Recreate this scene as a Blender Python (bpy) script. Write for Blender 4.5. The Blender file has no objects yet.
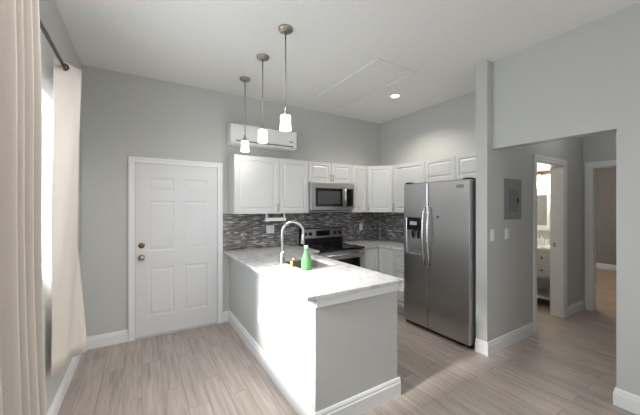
import bpy, bmesh, math, random
from mathutils import Vector
random.seed(7)
S = bpy.context.scene
COL = S.collection

# ------------------------------------------------------------------ camera, world, sun, lights, exposure
D, XL, XR, HC, XH = 3.97, -0.55, 3.727, 3.053, 3.136      # back wall y, left wall x, kitchen wall x, ceiling z, header wall x
YB = -3.6                                                  # wall behind the camera
cd = bpy.data.cameras.new('camera'); cam = bpy.data.objects.new('camera', cd); COL.objects.link(cam)
cam.location = (0, 0, 1.545); cam.rotation_euler = (math.pi/2, 0, -0.55)
cd.sensor_width = 36; cd.sensor_fit = 'HORIZONTAL'; cd.lens = 290.3/640*36
cd.shift_y = -(207.5-205.76)/640; cd.clip_start = 0.05
S.camera = cam
S.view_settings.view_transform = 'Standard'; S.view_settings.look = 'None'
S.view_settings.exposure = 0.17; S.view_settings.gamma = 1; S.view_settings.use_curve_mapping = False
w = bpy.data.worlds.new('sky'); S.world = w; w.use_nodes = True
wb = w.node_tree.nodes['Background']; wb.inputs[0].default_value = (.80, .90, 1, 1); wb.inputs[1].default_value = 1.3

def lamp(kind, name, loc, power, direction=None, color=(1, 1, 1), size=None, size_y=None, angle=None, radius=None, spot=None):
    d = bpy.data.lights.new(name, kind); d.energy = power; d.color = color
    if size: d.shape = 'RECTANGLE'; d.size = size; d.size_y = size_y or size
    if angle: d.angle = angle
    if radius: d.shadow_soft_size = radius
    if spot: d.spot_size = spot; d.spot_blend = 0.6
    o = bpy.data.objects.new(name, d); COL.objects.link(o); o.location = loc
    if direction: o.rotation_euler = Vector(direction).to_track_quat('-Z', 'Y').to_euler()
    return o
lamp('SUN', 'sun', (-6, 0, 6), 13, (1, .10, -.555), (1, .98, .95), angle=math.radians(12))
lamp('AREA', 'daylight_left_window', (XL-.30, 2.35, 1.75), 44, (1, 0, 0), (.78, .89, 1), 1.5, 1.3)
lamp('AREA', 'rear_fill', (1.3, YB-.25, 1.35), 15, (0, 1, 0.05), (1, .98, .95), 3.2, 2.2)  # added fill from behind the camera, no known doors there
lamp('SPOT', 'entry_fill', (.30, 1.86, HC-.03), 118, (0, 0, -1), (1, .985, .96), radius=.55, spot=2.9)  # bare fill spot added to lift door, floor and back wall; no fixture
lamp('SPOT', 'living_fill', (.45, .55, HC-.03), 24, (0, 0, -1), (1, .97, .92), radius=.08, spot=2.9)  # second bare fill spot, added to brighten the near curtain
lamp('AREA', 'rear_left_fill', (XL-.30, -1.7, 1.65), 15, (1, 0, 0), (1, .99, .97), 1.6, 1.3)  # added side fill behind the camera, through the made-up window

# ------------------------------------------------------------------ helpers
def V(*a): return Vector(a)
class M:
    pass
def newmat(name, color=(.8, .8, .8), rough=.5, metal=0.0, **kw):
    m = bpy.data.materials.new(name); m.use_nodes = True
    b = m.node_tree.nodes['Principled BSDF']
    b.inputs['Base Color'].default_value = (*color, 1); b.inputs['Roughness'].default_value = rough; b.inputs['Metallic'].default_value = metal
    for k, v in kw.items(): b.inputs[k.replace('_', ' ')].default_value = v
    return m
def nd(m, t, **kw):
    n = m.node_tree.nodes.new(t)
    for k, v in kw.items(): setattr(n, k, v)
    return n
def ln(m, a, b): m.node_tree.links.new(a, b)
def bsdf(m): return m.node_tree.nodes['Principled BSDF']
def ramp(m, stops, interp='LINEAR'):
    r = nd(m, 'ShaderNodeValToRGB'); r.color_ramp.interpolation = interp
    el = r.color_ramp.elements
    while len(el) > 1: el.remove(el[-1])
    for i, (p, c) in enumerate(stops):
        e = el[0] if i == 0 else el.new(p)
        e.position = p; e.color = (*c, 1)
    return r
def noise_mat(name, c1, c2, scale, rough, stretch=(1, 1, 1), metal=0.0, bump=0.0, detail=4.0):
    m = newmat(name, c1, rough, metal)
    tc = nd(m, 'ShaderNodeTexCoord'); mp = nd(m, 'ShaderNodeMapping'); mp.inputs['Scale'].default_value = stretch
    n = nd(m, 'ShaderNodeTexNoise'); n.inputs['Scale'].default_value = scale; n.inputs['Detail'].default_value = detail
    ln(m, tc.outputs['Object'], mp.inputs[0]); ln(m, mp.outputs[0], n.inputs['Vector'])
    r = ramp(m, [(.35, c1), (.65, c2)]); ln(m, n.outputs['Fac'], r.inputs[0]); ln(m, r.outputs[0], bsdf(m).inputs['Base Color'])
    if bump:
        bp = nd(m, 'ShaderNodeBump'); bp.inputs['Strength'].default_value = bump; bp.inputs['Distance'].default_value = .002
        ln(m, n.outputs['Fac'], bp.inputs['Height']); ln(m, bp.outputs[0], bsdf(m).inputs['Normal'])
    return m
def emit(name, color, strength):
    m = newmat(name, color, .4); b = bsdf(m)
    b.inputs['Emission Color'].default_value = (*color, 1); b.inputs['Emission Strength'].default_value = strength
    return m

# ---- mesh helpers
def box(bm, x0, x1, y0, y1, z0, z1):
    x0, x1 = sorted((x0, x1)); y0, y1 = sorted((y0, y1)); z0, z1 = sorted((z0, z1))
    v = [bm.verts.new(p) for p in [(x0, y0, z0), (x1, y0, z0), (x1, y1, z0), (x0, y1, z0), (x0, y0, z1), (x1, y0, z1), (x1, y1, z1), (x0, y1, z1)]]
    for f in [(3, 2, 1, 0), (4, 5, 6, 7), (0, 1, 5, 4), (1, 2, 6, 5), (2, 3, 7, 6), (3, 0, 4, 7)]: bm.faces.new([v[i] for i in f])
def bx(*a):
    bm = bmesh.new(); box(bm, *a); return bm
def tube(bm, pts, r, seg=12, cap=True):
    pts = [Vector(p) for p in pts]; rings = []
    rs = r if isinstance(r, (list, tuple)) else [r]*len(pts)
    prev = None
    for i, p in enumerate(pts):
        t = (pts[min(i+1, len(pts)-1)] - pts[max(i-1, 0)]).normalized()
        if prev is None: a = t.orthogonal().normalized()
        else: a = (prev - t*prev.dot(t)).normalized()
        prev = a; b = t.cross(a)
        rings.append([bm.verts.new(p + (a*math.cos(2*math.pi*k/seg) + b*math.sin(2*math.pi*k/seg))*rs[i]) for k in range(seg)])
    for i in range(len(rings)-1):
        for k in range(seg): bm.faces.new([rings[i][k], rings[i][(k+1) % seg], rings[i+1][(k+1) % seg], rings[i+1][k]])
    if cap: bm.faces.new(rings[0][::-1]); bm.faces.new(rings[-1])
def lathe(bm, prof, c=(0, 0, 0), axis='z', seg=24):
    """prof: (radius, height) list along the axis."""
    rings = []
    for r, h in prof:
        ring = []
        for k in range(seg):
            a = 2*math.pi*k/seg; u, v = r*math.cos(a), r*math.sin(a)
            p = {'z': (u, v, h), '-z': (u, -v, -h), '-y': (u, -h, v), '-x': (-h, u, v), 'x': (h, v, u), 'y': (u, h, v)}[axis]
            ring.append(bm.verts.new((c[0]+p[0], c[1]+p[1], c[2]+p[2])))
        rings.append(ring)
    for i in range(len(rings)-1):
        for k in range(seg): bm.faces.new([rings[i][k], rings[i][(k+1) % seg], rings[i+1][(k+1) % seg], rings[i+1][k]])
    if prof[0][0] > 1e-6: bm.faces.new(rings[0][::-1])
    if prof[-1][0] > 1e-6: bm.faces.new(rings[-1])
def lathe_bm(prof, c=(0, 0, 0), axis='z', seg=24):
    bm = bmesh.new(); lathe(bm, prof, c, axis, seg); return bm
def grid_slab(us, vs, filled, t0, t1, f):
    """extruded cell grid with shared verts; f(u,v,t)->xyz"""
    bm = bmesh.new(); vd = {}
    def vt(i, j, t):
        if (i, j, t) not in vd: vd[(i, j, t)] = bm.verts.new(f(us[i], vs[j], t))
        return vd[(i, j, t)]
    nu, nv = len(us)-1, len(vs)-1
    F = lambda i, j: 0 <= i < nu and 0 <= j < nv and filled((us[i]+us[i+1])/2, (vs[j]+vs[j+1])/2)
    for i in range(nu):
        for j in range(nv):
            if not F(i, j): continue
            for t, rev in ((t0, True), (t1, False)):
                q = [vt(i, j, t), vt(i+1, j, t), vt(i+1, j+1, t), vt(i, j+1, t)]
                bm.faces.new(q[::-1] if rev else q)
            for a, b, ni, nj in [((i, j), (i+1, j), i, j-1), ((i+1, j), (i+1, j+1), i+1, j), ((i+1, j+1), (i, j+1), i, j+1), ((i, j+1), (i, j), i-1, j)]:
                if not F(ni, nj): bm.faces.new([vt(*a, t0), vt(*b, t0), vt(*b, t1), vt(*a, t1)])
    return bm
def holes(rects):
    return lambda u, v: not any(a < u < b and c < v < d for a, b, c, d in rects)
def wall_y(name, x0, x1, z0, z1, y0, y1, mat, rects=()):
    us = sorted({x0, x1, *[r[0] for r in rects], *[r[1] for r in rects]}); vs = sorted({z0, z1, *[r[2] for r in rects], *[r[3] for r in rects]})
    return struct(name, grid_slab(us, vs, holes(rects), y0, y1, lambda u, v, t: (u, t, v)), mat)
def wall_x(name, y0, y1, z0, z1, x0, x1, mat, rects=()):
    us = sorted({y0, y1, *[r[0] for r in rects], *[r[1] for r in rects]}); vs = sorted({z0, z1, *[r[2] for r in rects], *[r[3] for r in rects]})
    return struct(name, grid_slab(us, vs, holes(rects), x0, x1, lambda u, v, t: (t, u, v)), mat)

def panel(bm, O, u, n, W, H, T, cells, ring=((0, 0), (.008, -.006), (.018, -.006), (.034, -.001))):
    """slab with raised-panel cells on its front. O lower-left corner of the front, u width dir, n outward normal."""
    O, u, n = Vector(O), Vector(u).normalized(), Vector(n).normalized(); z = V(0, 0, 1)
    P = lambda a, b, d: O + u*a + z*b + n*d
    us = sorted({0, W, *[c[0] for c in cells], *[c[1] for c in cells]}); vs = sorted({0, H, *[c[2] for c in cells], *[c[3] for c in cells]})
    vd = {}
    def vt(a, b, d):
        k = (round(a, 5), round(b, 5), round(d, 5))
        if k not in vd: vd[k] = bm.verts.new(P(a, b, d))
        return vd[k]
    for i in range(len(us)-1):
        for j in range(len(vs)-1):
            cu, cv = (us[i]+us[i+1])/2, (vs[j]+vs[j+1])/2
            if any(c[0] < cu < c[1] and c[2] < cv < c[3] for c in cells): continue
            bm.faces.new([vt(us[i], vs[j], 0), vt(us[i+1], vs[j], 0), vt(us[i+1], vs[j+1], 0), vt(us[i], vs[j+1], 0)])
    for c in cells:
        lp = []
        for ins, dep in ring:
            q = [(c[0]+ins, c[2]+ins), (c[1]-ins, c[2]+ins), (c[1]-ins, c[3]-ins), (c[0]+ins, c[3]-ins)]
            lp.append([vt(a, b, dep) if dep == 0 and ins == 0 else bm.verts.new(P(a, b, dep)) for a, b in q])
        for a, b in zip(lp, lp[1:]):
            for k in range(4): bm.faces.new([a[k], a[(k+1) % 4], b[(k+1) % 4], b[k]])
        bm.faces.new(lp[-1])
    # sides and back
    bk = [bm.verts.new(P(a, b, -T)) for a, b in [(0, 0), (W, 0), (W, H), (0, H)]]
    bm.faces.new(bk[::-1])
    bot = [vt(a, 0, 0) for a in us]; top = [vt(a, H, 0) for a in us]; lf = [vt(0, b, 0) for b in vs]; rt = [vt(W, b, 0) for b in vs]
    bm.faces.new([bk[0], bk[1]] + bot[::-1]); bm.faces.new([bk[1], bk[2]] + rt[::-1]); bm.faces.new([bk[2], bk[3]] + top); bm.faces.new([bk[3], bk[0]] + lf)

ROOT = {}
def obj(name, bm, mat, parent=None, bevel=0.0, smooth=False, solid=0.0):
    bm.normal_update()
    bmesh.ops.recalc_face_normals(bm, faces=bm.faces[:])
    off = Vector((0, 0, 0))
    if parent is not None:
        off = Vector(ROOT.get(parent.name, (0, 0, 0)))
    for v in bm.verts: v.co -= off
    me = bpy.data.meshes.new(name); bm.to_mesh(me); bm.free()
    o = bpy.data.objects.new(name, me); COL.objects.link(o)
    if mat: me.materials.append(mat)
    if parent is not None:
        o.parent = parent; ROOT[o.name] = tuple(off)
    if smooth:
        for p in me.polygons: p.use_smooth = True
    if solid:
        md = o.modifiers.new('thickness', 'SOLIDIFY'); md.thickness = solid; md.offset = 0
    if bevel:
        md = o.modifiers.new('bevel', 'BEVEL'); md.width = bevel; md.segments = 2; md.limit_method = 'ANGLE'
    return o
def struct(name, bm, mat, parent=None, bevel=0.0):
    o = obj(name, bm, mat, parent, bevel)
    if parent is None: o['kind'] = 'structure'
    return o
def thing(name, label, cat, loc, group=None, kind=None):
    o = bpy.data.objects.new(name, None); COL.objects.link(o); o.location = loc; o.empty_display_size = .05
    ROOT[o.name] = tuple(loc)
    if kind: o['kind'] = kind
    else: o['label'] = label; o['category'] = cat
    if group: o['group'] = group
    return o
def solo(o, label, cat, group=None):
    o['label'] = label; o['category'] = cat
    if group: o['group'] = group
    return o
def copy_tree(root, loc, label):
    r = root.copy(); COL.objects.link(r); r.location = loc; r['label'] = label; ROOT[r.name] = tuple(loc)
    def rec(src, dst):
        for ch in list(src.children):
            c = ch.copy(); COL.objects.link(c); c.parent = dst; rec(ch, c)
    rec(root, r)
    return r

# ------------------------------------------------------------------ materials
M.wall = noise_mat('wall_paint', (.525, .528, .51), (.545, .548, .53), 60, .6, bump=.06)
M.ceil = noise_mat('ceiling_paint', (.785, .78, .75), (.815, .81, .78), 40, .8, bump=.1)
M.trim = newmat('white_trim', (.80, .80, .80), .35)
M.door = newmat('door_white', (.70, .70, .71), .35)
M.cab = newmat('cabinet_white', (.62, .62, .615), .32)
M.taupe = newmat('taupe_paint', (.27, .25, .24), .7)
M.chrome = newmat('chrome', (.80, .80, .80), .12, 1)
M.satin = newmat('satin_steel', (.62, .62, .62), .25, 1)
M.nickel = newmat('brushed_nickel', (.44, .40, .34), .34, 1)
M.bronze = newmat('bronze', (.10, .07, .055), .35, .8)
M.brass = newmat('antique_brass', (.30, .22, .12), .3, 1)
M.gold = newmat('gold_metal', (.78, .56, .25), .25, 1)
M.black = newmat('black_plastic', (.006, .006, .006), .22)
M.blackglass = newmat('black_glass', (.006, .006, .007), .06)
M.greyp = newmat('grey_plastic', (.20, .20, .21), .4)
M.white = newmat('white_plastic', (.82, .82, .82), .35)
M.panelgrey = newmat('panel_grey', (.25, .265, .27), .45, .0)
M.panelgrey2 = newmat('panel_door_grey', (.19, .20, .205), .45)
M.mirror = newmat('mirror_glass', (.85, .88, .88), .02, 1)
M.porcelain = newmat('porcelain', (.85, .85, .84), .15)
M.blue = newmat('blue_plastic', (.02, .10, .42), .4)
M.ss = noise_mat('stainless_steel', (.43, .425, .42), (.49, .485, .48), 6, .30, stretch=(1, 1, 60), metal=1, detail=2)
M.ssv = noise_mat('stainless_steel_light', (.55, .54, .53), (.60, .59, .58), 6, .28, stretch=(60, 60, 1), metal=1, detail=2)
M.fabric = noise_mat('curtain_fabric', (.66, .60, .55), (.70, .64, .59), 350, .9, bump=.3)
def make_fabric():
    m = M.fabric; nt = m.node_tree; out = nt.nodes['Material Output']
    tr = nd(m, 'ShaderNodeBsdfTranslucent'); tr.inputs[0].default_value = (.72, .65, .58, 1)
    mx = nd(m, 'ShaderNodeMixShader'); mx.inputs[0].default_value = .04
    ln(m, bsdf(m).outputs[0], mx.inputs[1]); ln(m, tr.outputs[0], mx.inputs[2]); ln(m, mx.outputs[0], out.inputs[0])
make_fabric()
def make_glass(name, color=(1, 1, 1), rough=0):
    m = bpy.data.materials.new(name); m.use_nodes = True; nt = m.node_tree; nt.nodes.remove(bsdf(m)); out = nt.nodes['Material Output']
    t = nd(m, 'ShaderNodeBsdfTransparent'); t.inputs[0].default_value = (*color, 1)
    g = nd(m, 'ShaderNodeBsdfGlossy'); g.inputs['Roughness'].default_value = rough
    fr = nd(m, 'ShaderNodeFresnel'); fr.inputs[0].default_value = 1.45
    mx = nd(m, 'ShaderNodeMixShader'); mu = nd(m, 'ShaderNodeMath', operation='MULTIPLY'); mu.inputs[1].default_value = .25; ln(m, fr.outputs[0], mu.inputs[0]); ln(m, mu.outputs[0], mx.inputs[0]); ln(m, t.outputs[0], mx.inputs[1]); ln(m, g.outputs[0], mx.inputs[2])
    ln(m, mx.outputs[0], out.inputs[0]); return m
M.pane = make_glass('window_glass')
M.green = newmat('green_translucent_plastic', (.22, .52, .23), .10, Transmission_Weight=.5, IOR=1.35)
M.greencap = newmat('pale_green_cap', (.42, .72, .38), .35)
M.shade = emit('lit_glass_shade', (1, .98, .95), 2.4)
M.downlight = emit('lit_diffuser', (1, .95, .86), 14.0)
M.vshade = emit('lit_vanity_shade', (1, .93, .80), 6.0)

def floor_mat(name, tint, plank=(.915, .152)):
    m = newmat(name, tint, .38)
    tc = nd(m, 'ShaderNodeTexCoord'); sp = nd(m, 'ShaderNodeSeparateXYZ'); cb = nd(m, 'ShaderNodeCombineXYZ')
    ln(m, tc.outputs['Object'], sp.inputs[0]); ln(m, sp.outputs['Y'], cb.inputs['X']); ln(m, sp.outputs['X'], cb.inputs['Y'])
    br = nd(m, 'ShaderNodeTexBrick'); br.offset = .37; br.offset_frequency = 2
    br.inputs['Scale'].default_value = 1; br.inputs['Brick Width'].default_value = plank[0]; br.inputs['Row Height'].default_value = plank[1]
    br.inputs['Mortar Size'].default_value = .0019; br.inputs['Mortar Smooth'].default_value = .2; br.inputs['Bias'].default_value = 0
    br.inputs['Color1'].default_value = (.0, .0, .0, 1); br.inputs['Color2'].default_value = (1, 1, 1, 1); br.inputs['Mortar'].default_value = (.5, .5, .5, 1)
    ln(m, cb.outputs[0], br.inputs['Vector'])
    # grain: noise stretched along the plank, shifted per plank
    mp = nd(m, 'ShaderNodeMapping'); mp.inputs['Scale'].default_value = (1.5, 24, 1); ln(m, cb.outputs[0], mp.inputs[0])
    ad = nd(m, 'ShaderNodeVectorMath', operation='ADD'); sc = nd(m, 'ShaderNodeVectorMath', operation='SCALE'); sc.inputs['Scale'].default_value = 37
    ln(m, br.outputs['Color'], sc.inputs[0]); ln(m, mp.outputs[0], ad.inputs[0]); ln(m, sc.outputs[0], ad.inputs[1])
    n1 = nd(m, 'ShaderNodeTexNoise'); n1.inputs['Scale'].default_value = 1.3; n1.inputs['Detail'].default_value = 6; n1.inputs['Roughness'].default_value = .62
    n1.inputs['Distortion'].default_value = .5; ln(m, ad.outputs[0], n1.inputs['Vector'])
    mx = nd(m, 'ShaderNodeMix'); mx.data_type = 'FLOAT'; mx.inputs['Factor'].default_value = .11
    ln(m, n1.outputs['Fac'], mx.inputs[2]); ln(m, br.outputs['Color'], mx.inputs[3])
    k = lambda f: tuple(c*f for c in tint)
    r = ramp(m, [(.24, k(.56)), (.42, k(.90)), (.56, k(1.10)), (.74, k(1.40))]); ln(m, mx.outputs[0], r.inputs[0])
    mm = nd(m, 'ShaderNodeMix'); mm.data_type = 'RGBA'; ln(m, br.outputs['Fac'], mm.inputs['Factor']); ln(m, r.outputs[0], mm.inputs['A'])
    mm.inputs['B'].default_value = (*k(.50), 1)
    ln(m, mm.outputs['Result'], bsdf(m).inputs['Base Color'])
    bp = nd(m, 'ShaderNodeBump'); bp.inputs['Strength'].default_value = .25; bp.inputs['Distance'].default_value = .002; bp.invert = True
    ln(m, br.outputs['Fac'], bp.inputs['Height']); ln(m, bp.outputs[0], bsdf(m).inputs['Normal'])
    return m
M.floor = floor_mat('wood_plank_tile', (.405, .348, .308))
M.floor2 = floor_mat('tan_plank', (.42, .31, .22))

def mosaic_mat():
    m = newmat('strip_mosaic', (.3, .3, .3), .22)
    tc = nd(m, 'ShaderNodeTexCoord'); sp = nd(m, 'ShaderNodeSeparateXYZ'); cb = nd(m, 'ShaderNodeCombineXYZ')
    sb = nd(m, 'ShaderNodeMath', operation='SUBTRACT')
    ln(m, tc.outputs['Object'], sp.inputs[0]); ln(m, sp.outputs['X'], sb.inputs[0]); ln(m, sp.outputs['Y'], sb.inputs[1])
    ln(m, sb.outputs[0], cb.inputs['X']); ln(m, sp.outputs['Z'], cb.inputs['Y'])
    br = nd(m, 'ShaderNodeTexBrick'); br.offset = .43; br.offset_frequency = 2; br.squash = .62; br.squash_frequency = 3
    br.inputs['Scale'].default_value = 1; br.inputs['Brick Width'].default_value = .085; br.inputs['Row Height'].default_value = .0135
    br.inputs['Mortar Size'].default_value = .0012; br.inputs['Bias'].default_value = 0
    br.inputs['Color1'].default_value = (0, 0, 0, 1); br.inputs['Color2'].default_value = (1, 1, 1, 1)
    ln(m, cb.outputs[0], br.inputs['Vector'])
    r = ramp(m, [(0, (.085, .075, .072)), (.17, (.20, .18, .175)), (.34, (.12, .12, .13)), (.50, (.32, .30, .295)), (.62, (.15, .135, .13)), (.75, (.25, .235, .235)), (.90, (.55, .53, .51))], 'CONSTANT')
    ln(m, br.outputs['Color'], r.inputs[0])
    mm = nd(m, 'ShaderNodeMix'); mm.data_type = 'RGBA'; ln(m, br.outputs['Fac'], mm.inputs['Factor']); ln(m, r.outputs[0], mm.inputs['A']); mm.inputs['B'].default_value = (.20, .19, .185, 1)
    ln(m, mm.outputs['Result'], bsdf(m).inputs['Base Color']); return m
M.mosaic = mosaic_mat()
def granite_mat():
    m = newmat('pale_granite', (.7, .7, .7), .16)
    tc = nd(m, 'ShaderNodeTexCoord')
    n = nd(m, 'ShaderNodeTexNoise'); n.inputs['Scale'].default_value = 6; n.inputs['Detail'].default_value = 8; n.inputs['Roughness'].default_value = .68; n.inputs['Distortion'].default_value = 1.3
    ln(m, tc.outputs['Object'], n.inputs['Vector'])
    r = ramp(m, [(.28, (.36, .36, .36)), (.42, (.58, .58, .58)), (.55, (.70, .70, .70)), (.72, (.78, .78, .78))]); ln(m, n.outputs['Fac'], r.inputs[0])
    v = nd(m, 'ShaderNodeTexNoise'); v.inputs['Scale'].default_value = 90; v.inputs['Detail'].default_value = 2; ln(m, tc.outputs['Object'], v.inputs['Vector'])
    r2 = ramp(m, [(.36, (.62, .62, .62)), (.52, (1, 1, 1))]); ln(m, v.outputs['Fac'], r2.inputs[0])
    mu = nd(m, 'ShaderNodeMix'); mu.data_type = 'RGBA'; mu.blend_type = 'MULTIPLY'; mu.inputs['Factor'].default_value = .6
    ln(m, r.outputs[0], mu.inputs['A']); ln(m, r2.outputs[0], mu.inputs['B']); ln(m, mu.outputs['Result'], bsdf(m).inputs['Base Color']); return m
M.granite = granite_mat()

# ------------------------------------------------------------------ room shell
X2 = 10.0
struct('floor', bx(XL-.15, 5.70, YB-.15, D+.15, -.12, 0), M.floor)
struct('floor_far_room', bx(5.70, X2, -1.5, 3.9, -.12, .0), M.floor2)
struct('ceiling', bx(XL-.15, XR+.15, YB-.15, D+.15, HC, HC+.12), M.ceil)
struct('ceiling_hall', bx(XH+.12, 5.77, .48, 1.654, 2.95, 3.05), M.ceil)
struct('ceiling_bath', bx(3.877, 5.77, 1.774, 3.6, 2.50, 2.60), M.ceil)
struct('ceiling_far_room', bx(5.77, X2, -1.5, 3.9, 2.50, 2.60), M.ceil)
wall_y('wall_back', XL-.15, XR+.15, 0, HC, D, D+.15, M.wall, [(-.075, .853, -.001, 2.05)] if False else ())
W1 = (1.15, 3.12, 1.06, 2.30)           # window behind the curtains (y0,y1,z0,z1)
W2 = (-2.5, -.9, 1.00, 2.30)  # unseen side window, added to let fill light in
wall_x('wall_left', YB-.15, D, 0, HC, XL-.15, XL, M.wall, [W1, W2])
wall_x('wall_right', 1.774, D, 0, HC, XR, XR+.15, M.wall)
wall_y('wall_rear', XL, XH, 0, HC, YB-.15, YB, M.wall, [(-.25, 2.85, .05, 2.25)])
# wall with the hall opening (header over it), and the end of it right of the opening
wall_x('wall_header', YB-.15, 1.654, 0, HC, XH, XH+.12, M.wall, [(.718, 1.654, -.001, 2.143)])
# fridge side wall whose face carries the electrical panel and the bathroom doorway
wall_y('wall_hall', 3.04, 5.65, 0, HC, 1.654, 1.774, M.wall, [(4.12, 4.945, -.001, 2.10)])
wall_x('wall_hall_end', -1.0, 3.6, 0, 2.95, 5.65, 5.77, M.wall, [(.70, 1.555, -.001, 2.115)])
wall_y('wall_hall_side', XH+.12, 5.65, 0, 2.95, .48, .60, M.wall)
wall_y('wall_bath_back', 3.877, 5.65, 0, 2.5, 3.48, 3.6, M.wall)
wall_x('wall_far_room', -1.5, 3.9, 0, 2.5, 9.60, 9.72, M.taupe)
wall_y('wall_far_room_side', 5.77, 9.6, 0, 2.5, 3.78, 3.9, M.taupe)
wall_y('wall_far_room_near', 5.77, 9.6, 0, 2.5, -1.5, -1.38, M.taupe)

def base_prof(bm, p0, p1, n, h=.135, t=.016):
    """baseboard with a stepped top along p0->p1 on the floor, n = direction away from the wall"""
    p0, p1, n = Vector(p0), Vector(p1), Vector(n)
    prof = [(0, 0), (t, 0), (t, h*.72), (t*.72, h*.78), (t*.72, h*.88), (t*.35, h), (0, h)]
    a = [bm.verts.new(p0 + n*d + V(0, 0, z)) for d, z in prof]; b = [bm.verts.new(p1 + n*d + V(0, 0, z)) for d, z in prof]
    for k in range(len(prof)): bm.faces.new([a[k], a[(k+1) % len(prof)], b[(k+1) % len(prof)], b[k]])
    bm.faces.new(a[::-1]); bm.faces.new(b)
def base_path(bm, pts, side, h=.135, t=.016):
    """mitred baseboard along a floor polyline; side=+1 puts it left of the walking direction"""
    pts = [Vector(p) for p in pts]; prof = [(0, 0), (t, 0), (t, h*.72), (t*.72, h*.78), (t*.72, h*.88), (t*.35, h), (0, h)]; rings = []
    nrm = [V(-(b-a).y, (b-a).x, 0).normalized()*side for a, b in zip(pts, pts[1:])]
    for i, p in enumerate(pts):
        a, b = nrm[max(i-1, 0)], nrm[min(i, len(nrm)-1)]; m = (a+b)/(1+a.dot(b))
        rings.append([bm.verts.new(p+m*d+V(0, 0, z)) for d, z in prof])
    for a, b in zip(rings, rings[1:]):
        for k in range(len(prof)): bm.faces.new([a[k], a[(k+1) % len(prof)], b[(k+1) % len(prof)], b[k]])
    bm.faces.new(rings[0][::-1]); bm.faces.new(rings[-1])
def baseboard(name, segs, parent=None, h=.135, t=.016):
    bm = bmesh.new()
    for p0, p1, n in segs: base_prof(bm, p0, p1, n, h, t)
    return struct(name, bm, M.trim, parent)
baseboard('baseboard_back', [((XL, D, 0), (-.135, D, 0), (0, -1, 0)), ((.908, D, 0), (.99, D, 0), (0, -1, 0))])
baseboard('baseboard_left', [((XL, YB, 0), (XL, D-.016, 0), (1, 0, 0))])
bm = bmesh.new(); base_path(bm, [(3.04, 1.774, 0), (3.04, 1.654, 0), (4.046, 1.654, 0)], -1); base_prof(bm, (5.026, 1.654, 0), (5.65, 1.654, 0), (0, -1, 0)); struct('baseboard_hall', bm, M.trim)
bm = bmesh.new(); base_path(bm, [(XH, YB, 0), (XH, .718, 0), (XH+.12, .718, 0)], 1); struct('baseboard_right', bm, M.trim)
baseboard('baseboard_far_room', [((9.6, -1.38, 0), (9.6, 3.78, 0), (-1, 0, 0))])

# ------------------------------------------------------------------ entry door
d1 = thing('door_1', '', '', (.389, D, 0), kind='structure')
bm = bmesh.new()
cells = []
for a, b in ((.122, .402), (.504, .784)):
    cells += [(a, b, .22, .79), (a, b, .985, 1.58), (a, b, 1.695, 1.85)]
panel(bm, (-.064, D-.012, .024), (1, 0, 0), (0, -1, 0), .906, 2.016, .010, cells, ((0, 0), (.012, -.005), (.026, -.005), (.045, -.0015)))
obj('door_slab', bm, M.door, d1)
def casing_y(bm, x0, x1, ztop, y, ny, w=.072, t=.022):
    """door casing round an opening in a wall along x, stepped profile; ny=-1 faces the camera"""
    for (a, b, c, e) in [(x0-w, x0, 0, ztop+w), (x1, x1+w, 0, ztop+w), (x0, x1, ztop, ztop+w)]:
        box(bm, a, b, y, y+ny*t*.7, c, e)
    o = w*.45
    for (a, b, c, e) in [(x0-w, x0-w+o, 0, ztop+w), (x1+w-o, x1+w, 0, ztop+w), (x0-w+o, x1+w-o, ztop+w-o, ztop+w)]:
        box(bm, a, b, y+ny*t*.7, y+ny*t, c, e)
def casing_x(bm, y0, y1, ztop, x, nx, w=.072, t=.022):
    for (a, b, c, e) in [(y0-w, y0, 0, ztop+w), (y1, y1+w, 0, ztop+w), (y0, y1, ztop, ztop+w)]:
        box(bm, x, x+nx*t*.7, a, b, c, e)
    o = w*.45
    for (a, b, c, e) in [(y0-w, y0-w+o, 0, ztop+w), (y1+w-o, y1+w, 0, ztop+w), (y0-w+o, y1+w-o, ztop+w-o, ztop+w)]:
        box(bm, x+nx*t*.7, x+nx*t, a, b, c, e)
bm = bmesh.new(); casing_y(bm, -.068, .846, 2.043, D, -1, .064, .032); obj('door_casing', bm, M.trim, d1, .002)
obj('threshold', bx(-.066, .844, D-.03, D, 0, .022), M.wall, d1, .003)
k = obj('deadbolt', lathe_bm([(.033, 0), (.033, .008), (.026, .014), (.017, .015), (.017, .026), (0, .028)], (-.005, D-.012, 1.083), '-y'), M.brass, d1, smooth=True)
k = obj('door_knob', lathe_bm([(.034, 0), (.034, .006), (.015, .012), (.013, .030), (.025, .040), (.030, .052), (.024, .064), (0, .068)], (-.005, D-.012, .943), '-y'), M.nickel, d1, smooth=True)

# ------------------------------------------------------------------ left window, and unseen glazing added for ambient fill
def window_x(name, y0, y1, z0, z1):
    r = thing(name, '', '', (XL-.08, (y0+y1)/2, z0), kind='structure'); bm = bmesh.new(); fw = .045
    x0, x1 = XL-.11, XL-.06
    for a, b, c, e in [(y0, y1, z0, z0+fw), (y0, y1, z1-fw, z1), (y0, y0+fw, z0+fw, z1-fw), (y1-fw, y1, z0+fw, z1-fw), (y0+fw, y1-fw, (z0+z1)/2-.02, (z0+z1)/2+.02)]:
        box(bm, x0, x1, a, b, c, e)
    obj('window_frame', bm, M.white, r, .002)
    obj('window_pane', bx(XL-.088, XL-.084, y0+fw, y1-fw, z0+fw, z1-fw), M.pane, r)
    obj('window_sill', bx(XL-.058, XL-.002, y0, y1, z0, z0+.012), M.trim, r, .003)
window_x('window_1', *W1); window_x('added_window_2', *W2)  # the second window is an added, unseen one
r = thing('added_window_3', '', '', (1.3, YB-.08, .05), kind='structure'); bm = bmesh.new()  # unseen rear glazing, added as an opening for fill light
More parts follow.
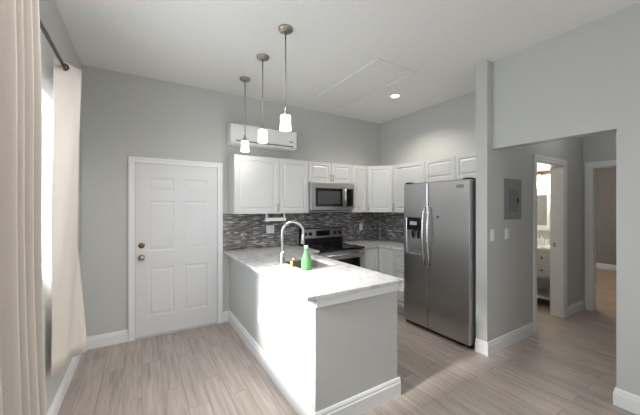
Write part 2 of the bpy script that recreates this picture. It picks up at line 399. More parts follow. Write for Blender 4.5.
for a, b, c, e in [(-.25, 2.85, .05, .11), (-.25, 2.85, 2.19, 2.25), (-.25, -.19, .11, 2.19), (2.79, 2.85, .11, 2.19), (1.25, 1.35, .11, 2.19)]: box(bm, a, b, YB-.12, YB-.05, c, e)
obj('window_frame', bm, M.white, r, .002); obj('window_pane', bx(-.19, 2.79, YB-.088, YB-.084, .11, 2.19), M.pane, r)

# curtains
def spline(pts, n):
    pts = [Vector((*p, 0)) for p in pts]; out = []
    for i in range(len(pts)-1):
        p0, p1, p2, p3 = pts[max(i-1, 0)], pts[i], pts[i+1], pts[min(i+2, len(pts)-1)]
        for k in range(n):
            t = k/n
            out.append(.5*((2*p1)+(p2-p0)*t+(2*p0-5*p1+4*p2-p3)*t*t+(3*p1-p0-3*p2+p3)*t**3))
    out.append(pts[-1]); return out
def curtain(name, label, top, bot, zt, zb, n=10, rows=24):
    A, B = spline(top, n), spline(bot, n); bm = bmesh.new(); g = []
    for j in range(rows+1):
        t = j/rows; s = t**1.2
        g.append([bm.verts.new((*(a.lerp(b, s) + Vector((.004*math.sin(9*t+i*.31), .004*math.cos(7*t+i*.23), 0))*min(1, 4*t)).xy, zt+(zb-zt)*t)) for i, (a, b) in enumerate(zip(A, B))])
    for j in range(rows):
        for i in range(len(A)-1): bm.faces.new([g[j][i], g[j][i+1], g[j+1][i+1], g[j+1][i]])
    root = thing(name, label, 'curtain', (-.46, (top[0][1]+top[-1][1])/2, zb))
    obj('fabric_panel', bm, M.fabric, root, smooth=True, solid=.003)
    return root
far_top = [(-.510, 2.600), (-.46, 2.652), (-.410, 2.710), (-.383, 2.755), (-.47, 2.82), (-.53, 2.87), (-.475, 2.95), (-.535, 3.03), (-.48, 3.11), (-.535, 3.19)]
far_bot = [(-.520, 2.590), (-.485, 2.650), (-.462, 2.72), (-.450, 2.84), (-.375, 2.89), (-.372, 2.95), (-.45, 3.00), (-.52, 3.05), (-.46, 3.13), (-.535, 3.20)]
cf = curtain('curtain', 'beige curtain panel at the far end of the rod, near the entry door corner', far_top, far_bot, 2.545, .40)
nt, nb = [], []
cy_ = [.94, 1.09, 1.22, 1.285, 1.375, 1.462]
for i, y in enumerate(cy_):
    nt.append((-.33, y)); nb.append((-.305, y+.006*i))
    y2 = (y+cy_[i+1])/2+.012 if i < 5 else y+.04
    nt.append((-.45 if i < 5 else -.50, y2)); nb.append((-.43 if i < 5 else -.49, y2+.006*i))
cn = curtain('curtain', 'beige curtain panel in deep folds nearest the camera, at the left picture edge', nt, nb, 2.545, .30)
def ring_bm(c, R=.021, r=.006, n=20):
    bm = bmesh.new(); pts = [(c[0]+R*math.cos(2*math.pi*k/n), c[1], c[2]+R*math.sin(2*math.pi*k/n)) for k in range(n+1)]; tube(bm, pts, r, 8); return bm
obj('grommet', ring_bm((-.46, 2.648, 2.510)), M.bronze, cf, smooth=True)
obj('grommet', ring_bm((-.46, 2.806, 2.510)), M.bronze, cf, smooth=True)
cr = thing('curtain_rod', 'dark bronze curtain rod above the left window', 'curtain rod', (-.46, 1.9, 2.51))
bm = bmesh.new(); tube(bm, [(-.46, .95, 2.51), (-.46, 2.97, 2.51)], .0105, 14); obj('rod', bm, M.bronze, cr, smooth=True)
for yy, s in ((2.97, 1), (.95, -1)):
    obj('finial', lathe_bm([(.0105, 0), (.018, .004), (.012, .012), (.026, .032), (.018, .052), (0, .058)], (-.46, yy, 2.51), 'y' if s > 0 else '-y', 16), M.bronze, cr, smooth=True)
for yy in (2.815, .92):
    bm = bmesh.new(); box(bm, XL, XL+.008, yy-.02, yy+.02, 2.47, 2.55); tube(bm, [(XL+.008, yy, 2.50), (-.48, yy, 2.492), (-.46, yy, 2.4945)], .006, 8); obj('bracket', bm, M.bronze, cr)

# ------------------------------------------------------------------ ceiling: hatch, downlight, pendants
h = thing('attic_hatch', 'white rectangular attic access hatch with trim in the ceiling', 'attic hatch', (2.36, 2.91, HC))
bm = grid_slab([2.05, 2.11, 2.61, 2.67], [2.21, 2.27, 3.56, 3.62], holes([(2.11, 2.61, 2.27, 3.56)]), HC-.014, HC, lambda u, v, t: (u, v, t)); obj('hatch_trim', bm, M.ceil, h, .002)
obj('hatch_panel', bx(2.118, 2.602, 2.285, 3.552, HC-.005, HC), M.ceil, h)
dl = thing('recessed_light', 'lit round recessed ceiling downlight beside the attic hatch', 'ceiling light', (2.963, 2.862, HC))
bm = bmesh.new(); lathe(bm, [(.052, 0), (.052, -.004), (.085, -.006), (.088, 0)], (2.963, 2.862, HC)); obj('light_trim', bm, M.white, dl, smooth=False)
obj('diffuser', lathe_bm([(.0515, -.0005), (.0515, -.003), (0, -.003)], (2.963, 2.862, HC)), M.downlight, dl)
lamp('SPOT', 'downlight_beam', (2.963, 2.862, HC-.02), 52, (0, 0, -1), (1, .93, .82), radius=.05, spot=2.4)

def pendant(yy, label):
    x = 1.04
    p = thing('pendant_light', label, 'pendant lamp', (x, yy, HC), 'pendant lamps in a row over the peninsula')
    bm = bmesh.new(); lathe(bm, [(.012, -.030), (.045, -.028), (.060, -.020), (.062, -.006), (.062, 0)], (x, yy, HC)); obj('canopy', bm, M.nickel, p, smooth=True)
    bm = bmesh.new(); tube(bm, [(x, yy, HC-.03), (x, yy, 2.40)], .0062, 10); obj('rod', bm, M.nickel, p, smooth=True)
    sk = obj('socket_cup', lathe_bm([(.007, 2.395), (.010, 2.375), (.013, 2.355), (.020, 2.335), (.024, 2.322), (.024, 2.312), (0, 2.312)], (x, yy, 0), seg=20), M.nickel, p, smooth=True)
    for k in range(4):
        bm = bmesh.new(); a = math.pi/4 + k*math.pi/2; tube(bm, [(x+.028*math.cos(a), yy+.028*math.sin(a), 2.345), (x+.042*math.cos(a), yy+.042*math.sin(a), 2.328), (x+.047*math.cos(a), yy+.047*math.sin(a), 2.300)], .003, 6)
        obj('shade_clip', bm, M.nickel, p)
    bm = bmesh.new(); lathe(bm, [(.024, 2.312), (.042, 2.310), (.0445, 2.300), (.044, 2.26), (.0465, 2.225), (.0495, 2.192), (.0475, 2.187), (.0, 2.195)], (x, yy, 0), seg=28); obj('lamp_shade', bm, M.shade, p, smooth=True)
    return p
p0 = pendant(2.257, 'pendant lamp with lit white glass shade nearest the camera, highest in the picture')
copy_tree(p0, (1.04, 2.806, HC), 'middle one of the three lit pendant lamps above the peninsula')
copy_tree(p0, (1.04, 3.395, HC), 'pendant lamp with lit white glass shade farthest back, nearest the entry door')
for yy in (2.257, 2.806, 3.395): lamp('POINT', 'pendant_bulb', (1.04, yy, 2.13), 2, color=(1, .93, .84), radius=.04)

# ------------------------------------------------------------------ split air conditioner
ac = thing('air_conditioner', 'white wall mounted split air conditioner above the cabinets', 'air conditioner', (1.445, D, 2.345))
def extr_x(prof, x0, x1):
    bm = bmesh.new(); a = [bm.verts.new((x0, y, z)) for y, z in prof]; b = [bm.verts.new((x1, y, z)) for y, z in prof]; n = len(prof)
    for k in range(n): bm.faces.new([a[k], a[(k+1) % n], b[(k+1) % n], b[k]])
    bm.faces.new(a[::-1]); bm.faces.new(b); return bm
obj('housing', extr_x([(D, 2.345), (D, 2.62), (D-.165, 2.62), (D-.195, 2.605), (D-.195, 2.385), (D-.175, 2.362), (D-.13, 2.347), (D-.05, 2.345)], .97, 1.92), M.white, ac, .004)
obj('front_panel', bx(.985, 1.905, D-.203, D-.195, 2.408, 2.604), M.white, ac, .003)
obj('louver', bx(1.04, 1.86, D-.200, D-.194, 2.384, 2.402), M.greyp, ac, .002)
obj('display_window', bx(1.80, 1.86, D-.205, D-.203, 2.45, 2.465), M.greyp, ac)

# ------------------------------------------------------------------ kitchen cabinets
def pull(O, n, u, vertical, parent, L=.105):
    """bar pull: O centre on the door face"""
    O, n, u = Vector(O), Vector(n).normalized(), Vector(u).normalized(); d = V(0, 0, 1) if vertical else u
    bm = bmesh.new(); tube(bm, [O+n*.028-d*L/2, O+n*.028+d*L/2], .0055, 8)
    for s in (-.36, .36): tube(bm, [O+d*L*s, O+d*L*s+n*.028], .0045, 8)
    return obj('handle', bm, M.nickel, parent, smooth=True)
def cdoor(name, O, u, n, W, H, parent, handle=None, inset=.055, vertical=True):
    bm = bmesh.new(); g = .0025
    u_, n_ = Vector(u).normalized(), Vector(n).normalized()
    O = Vector(O)+n_*.020
    panel(bm, O+u_*g+V(0, 0, g), u, n, W-2*g, H-2*g, .0195, [(inset, W-2*g-inset, inset, H-2*g-inset)], ((0, 0), (.006, -.008), (.016, -.008), (.034, -.001)))
    dr = obj(name, bm, M.cab, parent)
    if handle: pull(O+u_*handle[0]+V(0, 0, handle[1]), n, u, vertical, dr)
    return dr
CZ0, CZ1, CF = 1.44, 2.19, D-.31
def crown(bm, x0, x1, y0, y1): box(bm, x0, x1, y0, y1, CZ1, CZ1+.012)
# A: wide pair left of the microwave
ca = thing('wall_cabinet', 'wide white two-door wall cabinet left of the microwave', 'cabinet', (1.51, D, CZ0))
obj('cabinet_body', bx(.98, 2.040, CF, D, CZ0, CZ1), M.cab, ca, .002)
cdoor('door', (.98, CF, CZ0), (1, 0, 0), (0, -1, 0), .603, .75, ca, (.578, .085))
cdoor('door', (1.583, CF, CZ0), (1, 0, 0), (0, -1, 0), .457, .75, ca)
cb_ = thing('wall_cabinet', 'short white two-door wall cabinet directly above the microwave', 'cabinet', (2.425, D, 1.89))
obj('cabinet_body', bx(2.042, 2.822, CF, D, 1.89, CZ1), M.cab, cb_, .002)
cdoor('door', (2.042, CF, 1.89), (1, 0, 0), (0, -1, 0), .390, .30, cb_, (.370, .07), .045)
cdoor('door', (2.432, CF, 1.89), (1, 0, 0), (0, -1, 0), .390, .30, cb_, (.020, .07), .045)
cc = thing('wall_cabinet', 'narrow white one-door wall cabinet right of the microwave', 'cabinet', (2.96, D, CZ0))
obj('cabinet_body', bx(2.824, 3.130, CF, D, CZ0, CZ1), M.cab, cc, .002)
cdoor('door', (2.824, CF, CZ0), (1, 0, 0), (0, -1, 0), .306, .75, cc)
# diagonal corner
DX, DY = 3.417, 3.325
ce = thing('wall_cabinet', 'white corner wall cabinet with a door set diagonally across the kitchen corner', 'cabinet', (3.5, 3.7, CZ0))
bm = bmesh.new(); pr = [(3.132, D), (XR, D), (XR, DY), (DX, DY), (3.132, CF)]
a = [bm.verts.new((*p, CZ0)) for p in pr]; b = [bm.verts.new((*p, CZ1)) for p in pr]
for k in range(5): bm.faces.new([a[k], a[(k+1) % 5], b[(k+1) % 5], b[k]])
bm.faces.new(a); bm.faces.new(b); obj('cabinet_body', bm, M.cab, ce, .002)
dv = Vector((DX-3.132, DY-CF, 0)); dn = Vector((dv.y, -dv.x, 0)).normalized(); du = dv.normalized()
cdoor('door', Vector((3.132, CF, CZ0))+du*.022, du, dn, dv.length-.044, .75, ce, (.028, .085))
cg = thing('wall_cabinet', 'white one-door wall cabinet between the corner cabinet and the refrigerator', 'cabinet', (XR, 3.02, CZ0))
obj('cabinet_body', bx(DX, XR, 2.714, DY-.002, CZ0, CZ1), M.cab, cg, .002)
cdoor('door', (DX, DY-.002, CZ0), (0, -1, 0), (-1, 0, 0), .609, .75, cg, (.028, .085))
ch = thing('wall_cabinet', 'short white two-door wall cabinet over the refrigerator', 'cabinet', (XR, 2.25, 1.875))
obj('cabinet_body', bx(DX, XR, 1.790, 2.712, 1.875, CZ1), M.cab, ch, .002)
cdoor('door', (DX, 2.712, 1.875), (0, -1, 0), (-1, 0, 0), .461, .315, ch, None, .05)
cdoor('door', (DX, 2.251, 1.875), (0, -1, 0), (-1, 0, 0), .461, .315, ch, None, .05)

# base cabinets
CT = .942; CTH = .029; BT = CT-CTH
bl = thing('base_cabinet', 'white base cabinet left of the stove under the worktop', 'cabinet', (1.9, D, 0))
obj('cabinet_body', bx(1.80, 2.036, 3.37, D-.002, .10, BT), M.cab, bl, .002); obj('toe_kick', bx(1.80, 2.036, 3.43, D-.002, 0, .10), M.cab, bl)
cdoor('door', (1.80, 3.37, .12), (1, 0, 0), (0, -1, 0), .234, .775, bl, (.03, .66))
bc = thing('base_cabinet', 'white corner base cabinet between the stove and the drawers', 'cabinet', (3.2, 3.6, 0))
bm = bmesh.new(); pr = [(2.814, D-.002), (XR-.002, D-.002), (XR-.002, 3.03), (3.135, 3.03), (3.135, 3.37), (2.814, 3.37)]
a = [bm.verts.new((*p, .10)) for p in pr]; b = [bm.verts.new((*p, BT)) for p in pr]
for k in range(6): bm.faces.new([a[k], a[(k+1) % 6], b[(k+1) % 6], b[k]])
bm.faces.new(a); bm.faces.new(b); obj('cabinet_body', bm, M.cab, bc, .002)
bm = bmesh.new(); box(bm, 2.814, 3.195, 3.43, D-.002, 0, .10); box(bm, 3.195, XR-.002, 3.03, D-.002, 0, .10); obj('toe_kick', bm, M.cab, bc)
cdoor('door', (2.83, 3.37, .12), (1, 0, 0), (0, -1, 0), .285, .775, bc, None)
cdoor('door', (3.135, 3.345, .12), (0, -1, 0), (-1, 0, 0), .315, .775, bc, None)
bd = thing('base_cabinet', 'white drawer base cabinet beside the refrigerator', 'cabinet', (3.45, 2.87, 0))
obj('cabinet_body', bx(3.135, XR-.002, 2.74, 3.028, .10, BT), M.cab, bd, .002); obj('toe_kick', bx(3.195, XR-.002, 2.74, 3.028, 0, .10), M.cab, bd)
for z0, hh in ((.12, .29), (.415, .26), (.68, .215)):
    cdoor('drawer', (3.135, 3.026, z0), (0, -1, 0), (-1, 0, 0), .284, hh, bd, (.142, hh-.06), .035, False)

# worktops
SX0, SX1, SY0, SY1 = 1.300, 1.70, 2.46, 2.99
us = [.928, SX0, SX1, 1.835, 2.038]; vs = [1.668, SY0, SY1, 3.335, D-.002]
fil = lambda u, v: not (SX0 < u < SX1 and SY0 < v < SY1) and not (u > 1.835 and v < 3.335)
o = obj('countertop', grid_slab(us, vs, fil, BT, CT, lambda u, v, t: (u, v, t)), M.granite, bevel=.003)
solo(o, 'long pale granite countertop of the peninsula with the sink cut into it', 'countertop')
o = obj('countertop', grid_slab([2.812, 3.105, XR-.002], [2.74, 3.335, D-.002], lambda u, v: not (u < 3.105 and v < 3.335), BT, CT, lambda u, v, t: (u, v, t)), M.granite, bevel=.003)
solo(o, 'L-shaped pale granite countertop in the corner between stove and refrigerator', 'countertop')

# peninsula
pn = thing('kitchen_peninsula', 'grey painted kitchen peninsula with white baseboard and trim', 'kitchen island', (1.37, 2.8, 0))
PX0, PX1, PY0 = 1.000, 1.775, 1.690
obj('knee_wall', grid_slab([PX0, PX0+.11, 1.70, PX1], [PY0, PY0+.10, D-.001], lambda u, v: u < PX0+.11 or v < PY0+.10, 0, BT, lambda u, v, t: (u, v, t)), M.wall, pn)
bm = bmesh.new(); box(bm, 1.73, 1.775, PY0+.10, 3.365, .10, BT); obj('cabinet_front', bm, M.cab, pn)
for i in range(3):
    cdoor('door', (1.775, PY0+.11+i*.53, .12), (0, 1, 0), (1, 0, 0), .525, .775, pn, (.03, .70))
bm = bmesh.new(); base_path(bm, [(PX0, D-.017, 0), (PX0, PY0, 0), (1.80, PY0, 0)], -1, .145, .018); obj('baseboard', bm, M.trim, pn)
bm = bmesh.new(); box(bm, PX0-.0, PX1-.01, PY0-.016, PY0, BT-.056, BT); obj('trim_strip', bm, M.trim, pn, .002)
def plate(name, O, u, n, W, H, parent=None):
    bm = bmesh.new(); O, u, n = Vector(O), Vector(u), Vector(n)
    A = [O-u*W/2-V(0, 0, H/2)+n*d for d in (0, .006)]
    i = .004
    q = lambda ins, d: [bm.verts.new(O+u*a+V(0, 0, b)+n*d) for a, b in [(-W/2+ins, -H/2+ins), (W/2-ins, -H/2+ins), (W/2-ins, H/2-ins), (-W/2+ins, H/2-ins)]]
    r0, r1, r2 = q(0, .0), q(0, .003), q(i, .006)
    for a, b in ((r0, r1), (r1, r2)):
        for k in range(4): bm.faces.new([a[k], a[(k+1) % 4], b[(k+1) % 4], b[k]])
    bm.faces.new(r2); bm.faces.new(r0[::-1])
    return bm
def small_box(O, u, n, w, h, d0, d1):
    O, u, n = Vector(O), Vector(u), Vector(n); p, q = O-u*w/2-V(0, 0, h/2)+n*d0, O+u*w/2+V(0, 0, h/2)+n*d1
    return bx(p.x, q.x, p.y, q.y, p.z, q.z)
def outlet(label, O, u, n, gangs=1, kind='outlet', cat='outlet'):
    W = .072*gangs if gangs == 1 else .118; H = .118
    t = thing('wall_outlet' if kind == 'outlet' else 'light_switch', label, cat, O)
    obj('cover_plate', plate('p', O, u, n, W, H), M.white, t)
    for g in range(gangs):
        c = Vector(O)+Vector(u)*((g-(gangs-1)/2)*.046)
        if kind == 'outlet' or (kind == 'mixed' and g == 0):
            for s in (-.02, .02):
                sk = obj('socket', small_box(c+V(0, 0, s), u, n, .030, .026, .0055, .0085), M.porcelain, t)
        else:
            obj('rocker', small_box(c, u, n, .030, .064, .0055, .010), M.porcelain, t, .001)
    return t
outlet('white outlet on the long sunlit side of the peninsula', (PX0, 2.79, .435), (0, -1, 0), (-1, 0, 0))

# backsplash
bs = obj('backsplash', bx(.919, XR-.008, D-.008, D, CT, CZ0), M.mosaic); solo(bs, 'grey strip mosaic backsplash on the back wall behind stove and sink', 'backsplash')
struct('trim_1', bx(XR-.013, XR-.008, D-.013, D-.008, CT, CZ0), M.trim)
bs = obj('backsplash', bx(XR-.008, XR, 2.74, D-.008, CT, CZ0), M.mosaic); solo(bs, 'grey strip mosaic backsplash on the side wall beside the refrigerator', 'backsplash')
outlet('white double outlet cover on the mosaic behind the faucet', (1.585, D-.008, 1.205), (1, 0, 0), (0, -1, 0), 2, 'mixed')
outlet('white single outlet on the mosaic right of the stove', (3.27, D-.008, 1.175), (1, 0, 0), (0, -1, 0))
uc = thing('towel_bar', 'slim white holder mounted under the wide wall cabinet above the double outlet', 'holder', (1.55, 3.8, CZ0))
obj('bar', bx(1.42, 1.715, 3.70, 3.76, 1.335, 1.380), M.white, uc, .006)
for x in (1.43, 1.69): obj('bracket', bx(x, x+.016, 3.71, 3.75, 1.376, CZ0), M.white, uc)

# sink, faucet, soap pump, bottle
sk = thing('kitchen_sink', 'undermount grey sink in the peninsula countertop', 'sink', ((SX0+SX1)/2, (SY0+SY1)/2, BT-.2))
bm = bmesh.new(); zb = BT-.19
def rr(x0, x1, y0, y1, z, r=.03, n=5):
    out = []
    for cx, cy, a0 in [(x1-r, y0+r, -90), (x1-r, y1-r, 0), (x0+r, y1-r, 90), (x0+r, y0+r, 180)]:
        for k in range(n+1):
            a = math.radians(a0+90*k/n); out.append(bm.verts.new((cx+r*math.cos(a), cy+r*math.sin(a), z)))
    return out
L = [rr(SX0-.012, SX1+.012, SY0-.012, SY1+.012, BT-.003), rr(SX0-.001, SX1+.001, SY0-.001, SY1+.001, BT-.003), rr(SX0+.004, SX1-.004, SY0+.004, SY1-.004, zb+.03), rr(SX0+.03, SX1-.03, SY0+.03, SY1-.03, zb)]
for a, b in zip(L, L[1:]):
    for k in range(len(a)): bm.faces.new([a[k], a[(k+1) % len(a)], b[(k+1) % len(a)], b[k]])
bm.faces.new(L[-1])
obj('basin', bm, newmat('sink_grey', (.20, .18, .17), .35, .3), sk, smooth=False)
obj('drain', lathe_bm([(.045, .0005), (.042, .004), (.030, .003), (.0, .002)], ((SX0+SX1)/2, (SY0+SY1)/2, zb)), M.chrome, sk, smooth=True)
fx, fy = 1.252, 2.80
fa = thing('kitchen_faucet', 'tall chrome gooseneck pull-down faucet behind the sink', 'faucet', (fx, fy, CT))
obj('faucet_base', lathe_bm([(.030, 0), (.030, .008), (.026, .014), (.025, .10), (.020, .115), (.0155, .12)], (fx, fy, CT)), M.satin, fa, smooth=True)
bm = bmesh.new(); R = .112; zt = 1.375-R
dirv = V(.93, -.37, 0).normalized(); c0 = V(fx, fy, 0)
pts = [c0+V(0, 0, CT+.11), c0+V(0, 0, 1.15)]
for k in range(0, 15):
    a = math.pi - math.pi*1.06*k/14
    pts.append(c0+dirv*(R+R*math.cos(a))+V(0, 0, zt+R*math.sin(a)))
tube(bm, pts, .016, 14); obj('gooseneck', bm, M.satin, fa, smooth=True)
e = pts[-1]; dd = (pts[-1]-pts[-2]).normalized()
bm = bmesh.new(); tube(bm, [e-dd*.01, e+dd*.02, e+dd*.09, e+dd*.105], [.0175, .0185, .022, .020], 14); obj('spray_head', bm, M.satin, fa, smooth=True)
bm = bmesh.new(); tube(bm, [c0+V(-.01, -.02, CT+.07), c0+V(-.012, -.045, CT+.075), c0+V(-.02, -.065, CT+.10), c0+V(-.022, -.075, CT+.145)], [.010, .008, .006, .005], 10); obj('lever', bm, M.satin, fa, smooth=True)
sp = thing('soap_dispenser', 'small gold soap dispenser stub beside the faucet', 'soap dispenser', (1.263, 2.59, CT))
obj('collar', lathe_bm([(.026, 0), (.026, .006), (.020, .012), (.018, .045), (.020, .048), (.020, .055), (.008, .058), (.008, .075)], (1.263, 2.59, CT), seg=20), M.gold, sp, smooth=True)
bm = bmesh.new(); tube(bm, [(1.263, 2.59, CT+.07), (1.290, 2.58, CT+.078), (1.310, 2.573, CT+.068)], [.009, .007, .006], 10); obj('spout', bm, M.gold, sp, smooth=True)
BX, BY = 1.325, 2.412
bo = thing('bottle', 'green bottle standing on the counter in front of the sink', 'bottle', (BX, BY, CT))
obj('bottle_body', lathe_bm([(.0, .004), (.040, .0), (.047, .008), (.048, .085), (.045, .105), (.030, .140), (.020, .165), (.0175, .20), (.0, .20)], (BX, BY, CT), seg=28), M.green, bo, smooth=True)
obj('cap', lathe_bm([(.019, .20), (.020, .204), (.020, .224), (.018, .228), (0, .228)], (BX, BY, CT), seg=20), M.greencap, bo, smooth=True)

# ------------------------------------------------------------------ range
rg = thing('stove', 'stainless electric range with black glass cooktop', 'stove', (2.425, 3.6, 0))
RX0, RX1, RY = 2.044, 2.806, 3.32
obj('range_body', bx(RX0, RX1, RY+.02, D-.012, .03, .918), M.greyp, rg, .003)
obj('cooktop', bx(RX0-.002, RX1+.002, RY-.01, D-.10, .918, .944), M.blackglass, rg, .004)
for x, yy, r in ((2.23, 3.47, .10), (2.62, 3.47, .085), (2.23, 3.73, .075), (2.62, 3.73, .10)):
    bm = bmesh.new(); lathe(bm, [(r-.004, .9442), (r, .9446), (r+.002, .9442)], (x, yy, 0), seg=32)
    for f in [f for f in bm.faces if len(f.verts) > 4]: bm.faces.remove(f)
    obj('burner_ring', bm, M.greyp, rg)
bg = obj('backguard', extr_x([(D-.012, .93), (D-.012, 1.195), (D-.05, 1.195), (D-.085, 1.185), (D-.10, .93)], RX0, RX1), M.black, rg, .002)
bm = bmesh.new(); yb0, yb1 = D-.0865, D-.0935
q = [bm.verts.new(p) for p in [(RX0+.012, D-.0885, 1.045), (RX1-.012, D-.0885, 1.045), (RX1-.012, D-.0865, 1.183), (RX0+.012, D-.0865, 1.183), (RX0+.012, D-.102, 1.045), (RX1-.012, D-.102, 1.045), (RX1-.012, D-.094, 1.183), (RX0+.012, D-.094, 1.183)]]
for f in [(3, 2, 1, 0), (4, 5, 6, 7), (0, 1, 5, 4), (1, 2, 6, 5), (2, 3, 7, 6), (3, 0, 4, 7)]: bm.faces.new([q[i] for i in f])
cp = obj('control_panel', bm, M.ssv, bg)
obj('display', bx(2.30, 2.55, D-.108, D-.094, 1.075, 1.155), M.blackglass, cp)
for x in (2.105, 2.195, 2.655, 2.745): obj('knob', lathe_bm([(.030, 0), (.028, .02), (.022, .026), (0, .027)], (x, D-.096, 1.112), '-y', 20), M.black, bg, smooth=False)
od = obj('oven_door', bx(RX0+.004, RX1-.004, RY-.022, RY+.019, .23, .905), M.ssv, rg, .004)
obj('oven_window', bx(RX0+.10, RX1-.10, RY-.0245, RY-.021, .36, .80), M.blackglass, od)
bm = bmesh.new(); tube(bm, [(RX0+.06, RY-.065, .865), (RX1-.06, RY-.065, .865)], .013, 12)
for x in (RX0+.09, RX1-.09): tube(bm, [(x, RY-.02, .865), (x, RY-.065, .865)], .009, 8)
obj('handle', bm, M.ssv, od, smooth=True)
obj('drawer', bx(RX0+.004, RX1-.004, RY-.018, RY+.019, .06, .222), M.ssv, rg, .004)
for x in (RX0+.05, RX1-.05):
    for yy in (RY+.08, D-.08): obj('foot', lathe_bm([(.018, 0), (.018, .03)], (x, yy, 0), seg=12), M.black, rg)

# microwave
mw = thing('microwave', 'stainless over-the-range microwave with black window', 'microwave', (2.425, D, 1.48))
obj('housing', bx(2.044, 2.820, D-.375, D-.010, 1.478, 1.888), M.ss, mw, .003)
dr = obj('door', bx(2.046, 2.818, D-.400, D-.376, 1.484, 1.884), M.ssv, mw, .004)
obj('window', bx(2.115, 2.590, D-.4025, D-.399, 1.535, 1.802), M.blackglass, dr, .001)
obj('window_screen', bx(2.155, 2.545, D-.4035, D-.4023, 1.572, 1.762), newmat('dark_screen', (.06, .06, .062), .25), dr)
obj('control_panel', bx(2.655, 2.790, D-.4025, D-.399, 1.535, 1.802), M.blackglass, dr, .001)
bm = bmesh.new(); tube(bm, [(2.622, D-.44, 1.53), (2.622, D-.44, 1.81)], .013, 12)
for z in (1.55, 1.79): tube(bm, [(2.622, D-.40, z), (2.622, D-.44, z)], .008, 8)
obj('handle', bm, M.ssv, dr, smooth=True)
obj('vent_grille', bx(2.10, 2.75, D-.36, D-.06, 1.472, 1.478), M.black, mw)

# ------------------------------------------------------------------ refrigerator
FX, FY0, FY1, FYM = 2.965, 1.795, 2.710, 2.328
fr = thing('refrigerator', 'tall stainless side-by-side refrigerator with water dispenser', 'refrigerator', (3.3, 2.25, 0))
obj('fridge_body', bx(FX+.085, XR-.02, FY0+.006, FY1-.006, .055, 1.81), M.greyp, fr, .004)
def fdoor(y0, y1, hole=None):
    z0, z1 = .050, 1.832
    if hole:
        ya, yb, za, zb_ = hole
        return grid_slab([y0, ya, yb, y1], [z0, za, zb_, z1], holes([(ya, yb, za, zb_)]), FX, FX+.075, lambda u, v, t: (t, u, v))
    return bx(FX, FX+.075, y0, y1, z0, z1)
fl = obj('freezer_door', fdoor(FYM+.003, FY1, (2.436, 2.652, .945, 1.388)), M.ss, fr, .012)
fd = obj('fridge_door', fdoor(FY0, FYM-.003), M.ss, fr, .012)
ds = obj('dispenser', bx(FX+.055, FX+.0755, 2.436, 2.652, .945, 1.388), M.ssv, fl)
obj('dispenser_panel', bx(FX-.003, FX+.055, 2.438, 2.650, 1.235, 1.386), M.blackglass, fl, .002)
obj('dispenser_display', bx(FX-.005, FX-.0025, 2.49, 2.60, 1.30, 1.345), newmat('lit_display_grey', (.45, .50, .52), .3), fl)
for yy in (2.50, 2.59):
    bm = bmesh.new(); tube(bm, [(FX+.03, yy, 1.234), (FX+.03, yy, 1.19), (FX+.042, yy, 1.13)], [.018, .016, .012], 10); obj('dispenser_spout', bm, M.black, fl)
obj('drip_tray', bx(FX-.004, FX+.055, 2.438, 2.650, .946, .962), M.greyp, fl, .002)
for yy, par in ((FYM+.034, fl), (FYM-.038, fd)):
    bm = bmesh.new(); pts = []
    for k in range(13):
        t = k/12; pts.append((FX-.012-.050*math.sin(math.pi*t)**.6, yy, .83+t*.70))
    tube(bm, pts, [.012]+[.0145]*11+[.012], 12); obj('handle', bm, M.satin, par, smooth=True)
obj('badge', bx(FX-.003, FX+.001, 1.862, 1.950, 1.742, 1.778), M.greyp, fd, .001)
obj('hinge_cover', bx(FX+.02, FX+.12, FY0+.02, FY0+.09, 1.832, 1.850), M.black, fr, .003)
obj('hinge_cover', bx(FX+.02, FX+.12, FY1-.09, FY1-.02, 1.832, 1.850), M.black, fr, .003)
obj('toe_grille', bx(FX+.03, FX+.085, FY0+.02, FY1-.02, .012, .065), M.black, fr, .003)
for yy in (FY0+.06, FY1-.06):
    obj('foot', lathe_bm([(.026, 0), (.026, .02), (.016, .03), (.016, .07)], (FX+.055, yy, 0), seg=16), M.greyp, fr)
    obj('foot', lathe_bm([(.026, 0), (.026, .055)], (XR-.1, yy, 0), seg=16), M.greyp, fr)
o = obj('magnet', lathe_bm([(.017, 0), (.017, .004), (.013, .006), (0, .006)], (FX, 2.187, 1.413), '-x', 20), M.blue); solo(o, 'small round blue magnet on the right refrigerator door', 'magnet')

# ------------------------------------------------------------------ hall: electrical panel, switches, doorways
ep = thing('electrical_panel', 'flush grey electrical breaker panel on the hall wall', 'electrical panel', (3.562, 1.654, 1.62))
obj('panel_frame', plate('p', (3.562, 1.654, 1.62), (1, 0, 0), (0, -1, 0), .385, .455), M.panelgrey, ep)
dp = obj('panel_door', small_box((3.575, 1.654, 1.605), (1, 0, 0), (0, -1, 0), .20, .26, .0055, .011), M.panelgrey2, ep, .002)
obj('latch', small_box((3.655, 1.654, 1.605), (1, 0, 0), (0, -1, 0), .028, .05, .0105, .015), M.black, dp)
outlet('white light switch nearest the refrigerator, at the edge of the hall wall', (3.135, 1.654, 1.235), (1, 0, 0), (0, -1, 0), 1, 'switch', 'light switch')
outlet('white light switch below the grey electrical panel', (3.428, 1.654, 1.235), (1, 0, 0), (0, -1, 0), 1, 'switch', 'light switch')
t1 = thing('door_2', '', '', (4.53, 1.654, 0), kind='structure')
bm = bmesh.new(); casing_y(bm, 4.125, 4.94, 2.095, 1.654, -1, .076, .02); obj('door_casing', bm, M.trim, t1, .002)
bm = bmesh.new()
box(bm, 4.12, 4.138, 1.650, 1.80, 0, 2.10); box(bm, 4.927, 4.945, 1.650, 1.80, 0, 2.10); box(bm, 4.138, 4.927, 1.650, 1.80, 2.082, 2.10)
obj('door_jamb', bm, M.trim, t1, .002)
obj('strike_plate', bx(4.922, 4.928, 1.735, 1.765, .97, 1.03), M.nickel, t1)
t2 = thing('door_3', '', '', (5.65, 1.13, 0), kind='structure')
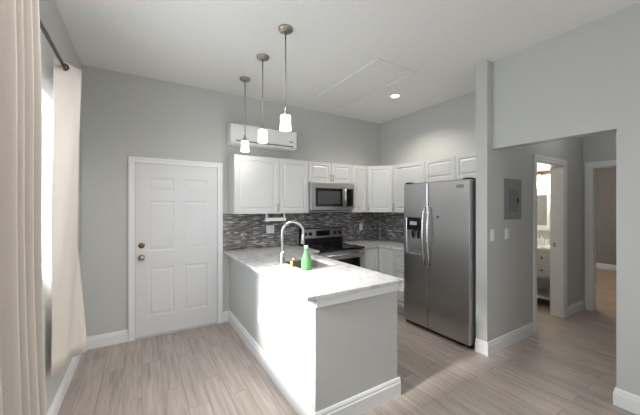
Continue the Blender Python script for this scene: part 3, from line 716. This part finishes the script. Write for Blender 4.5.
bm = bmesh.new(); casing_x(bm, .705, 1.55, 2.11, 5.65, -1, .076, .02); obj('door_casing', bm, M.trim, t2, .002)
bm = bmesh.new(); box(bm, 5.65, 5.78, 1.540, 1.555, 0, 2.115); box(bm, 5.65, 5.78, .70, .715, 0, 2.115); box(bm, 5.65, 5.78, .715, 1.54, 2.10, 2.115); obj('door_jamb', bm, M.trim, t2)

# ------------------------------------------------------------------ bathroom
VX, VY0, VY1 = 5.20, 1.86, 2.62
va = thing('bathroom_vanity', 'white bathroom vanity with drawers and open bottom shelf', 'vanity', (5.42, 2.24, 0))
for x in (VX, 5.60):
    for yy in (VY0, VY1-.045): obj('leg', bx(x, x+.045, yy, yy+.045, 0, .45), M.cab, va, .002)
obj('cabinet_body', bx(VX, 5.645, VY0, VY1, .45, .872), M.cab, va, .002)
obj('shelf', bx(VX+.005, 5.64, VY0+.005, VY1-.005, .13, .165), M.cab, va, .002)
for z0, hh in ((.475, .185), (.668, .185)):
    for y1 in (VY0+.255, VY1-.01):
        d = cdoor('drawer', (VX, y1, z0), (0, -1, 0), (-1, 0, 0), .245, hh, va, None, .03)
        obj('knob', lathe_bm([(.006, 0), (.006, .012), (.015, .02), (.014, .028), (0, .031)], (VX-.02, y1-.1225, z0+hh/2), '-x', 14), M.bronze, d, smooth=True)
obj('vanity_top', bx(VX-.02, 5.648, VY0-.015, VY1+.015, .872, .905), M.porcelain, va, .004)
obj('backsplash_lip', bx(5.625, 5.648, VY0-.015, VY1+.015, .905, 1.00), M.porcelain, va, .003)
bf = thing('bathroom_faucet', 'chrome faucet on the white bathroom vanity', 'faucet', (5.54, 2.12, .905))
obj('spout', (lambda bm: (tube(bm, [(5.56, 2.12, .905), (5.56, 2.12, 1.02), (5.53, 2.12, 1.045), (5.47, 2.12, 1.02)], .013, 10), bm)[1])(bmesh.new()), M.chrome, bf, smooth=True)
for yy in (2.02, 2.22): obj('tap_handle', lathe_bm([(.024, 0), (.02, .02), (.014, .04), (.022, .05), (.022, .065), (0, .068)], (5.56, yy, .905), seg=16), M.chrome, bf, smooth=True)
mi = thing('bathroom_mirror', 'white framed mirror above the bathroom vanity', 'mirror', (5.65, 2.33, 1.15))
obj('mirror_frame', grid_slab([2.03, 2.10, 2.56, 2.63], [1.14, 1.22, 1.72, 1.79], holes([(2.10, 2.56, 1.22, 1.72)]), 5.622, 5.65, lambda u, v, t: (t, u, v)), M.trim, mi, .002)
obj('mirror_glass', bx(5.638, 5.649, 2.099, 2.561, 1.219, 1.721), M.mirror, mi)
vl = thing('vanity_light', 'lit vanity light bar with white glass shades above the mirror', 'wall lamp', (5.65, 2.26, 2.07))
obj('back_bar', bx(5.615, 5.65, 1.95, 2.57, 2.05, 2.11), M.bronze, vl, .004)
for yy in (2.03, 2.19, 2.35, 2.51):
    s = obj('arm', (lambda bm: (tube(bm, [(5.62, yy, 2.08), (5.56, yy, 2.08), (5.55, yy, 2.04)], .009, 8), bm)[1])(bmesh.new()), M.bronze, vl)
    obj('lamp_shade', lathe_bm([(.03, 2.045), (.045, 2.035), (.062, 1.95), (.070, 1.83), (0, 1.84)], (5.55, yy, 0), seg=20), M.vshade, s, smooth=True)
lamp('POINT', 'vanity_bulbs', (5.30, 2.27, 1.95), 18, color=(1, .92, .80), radius=.1)
lamp('POINT', 'far_room_fill', (7.2, 2.6, 2.3), 42, color=(1, .93, .86), radius=.15)  # added fill for the far room, no fixture modelled
lamp('POINT', 'hall_fill', (4.5, 1.1, 2.60), 4, color=(.96, .98, 1), radius=.1)  # added fill to lift the dark hall walls, no fixture
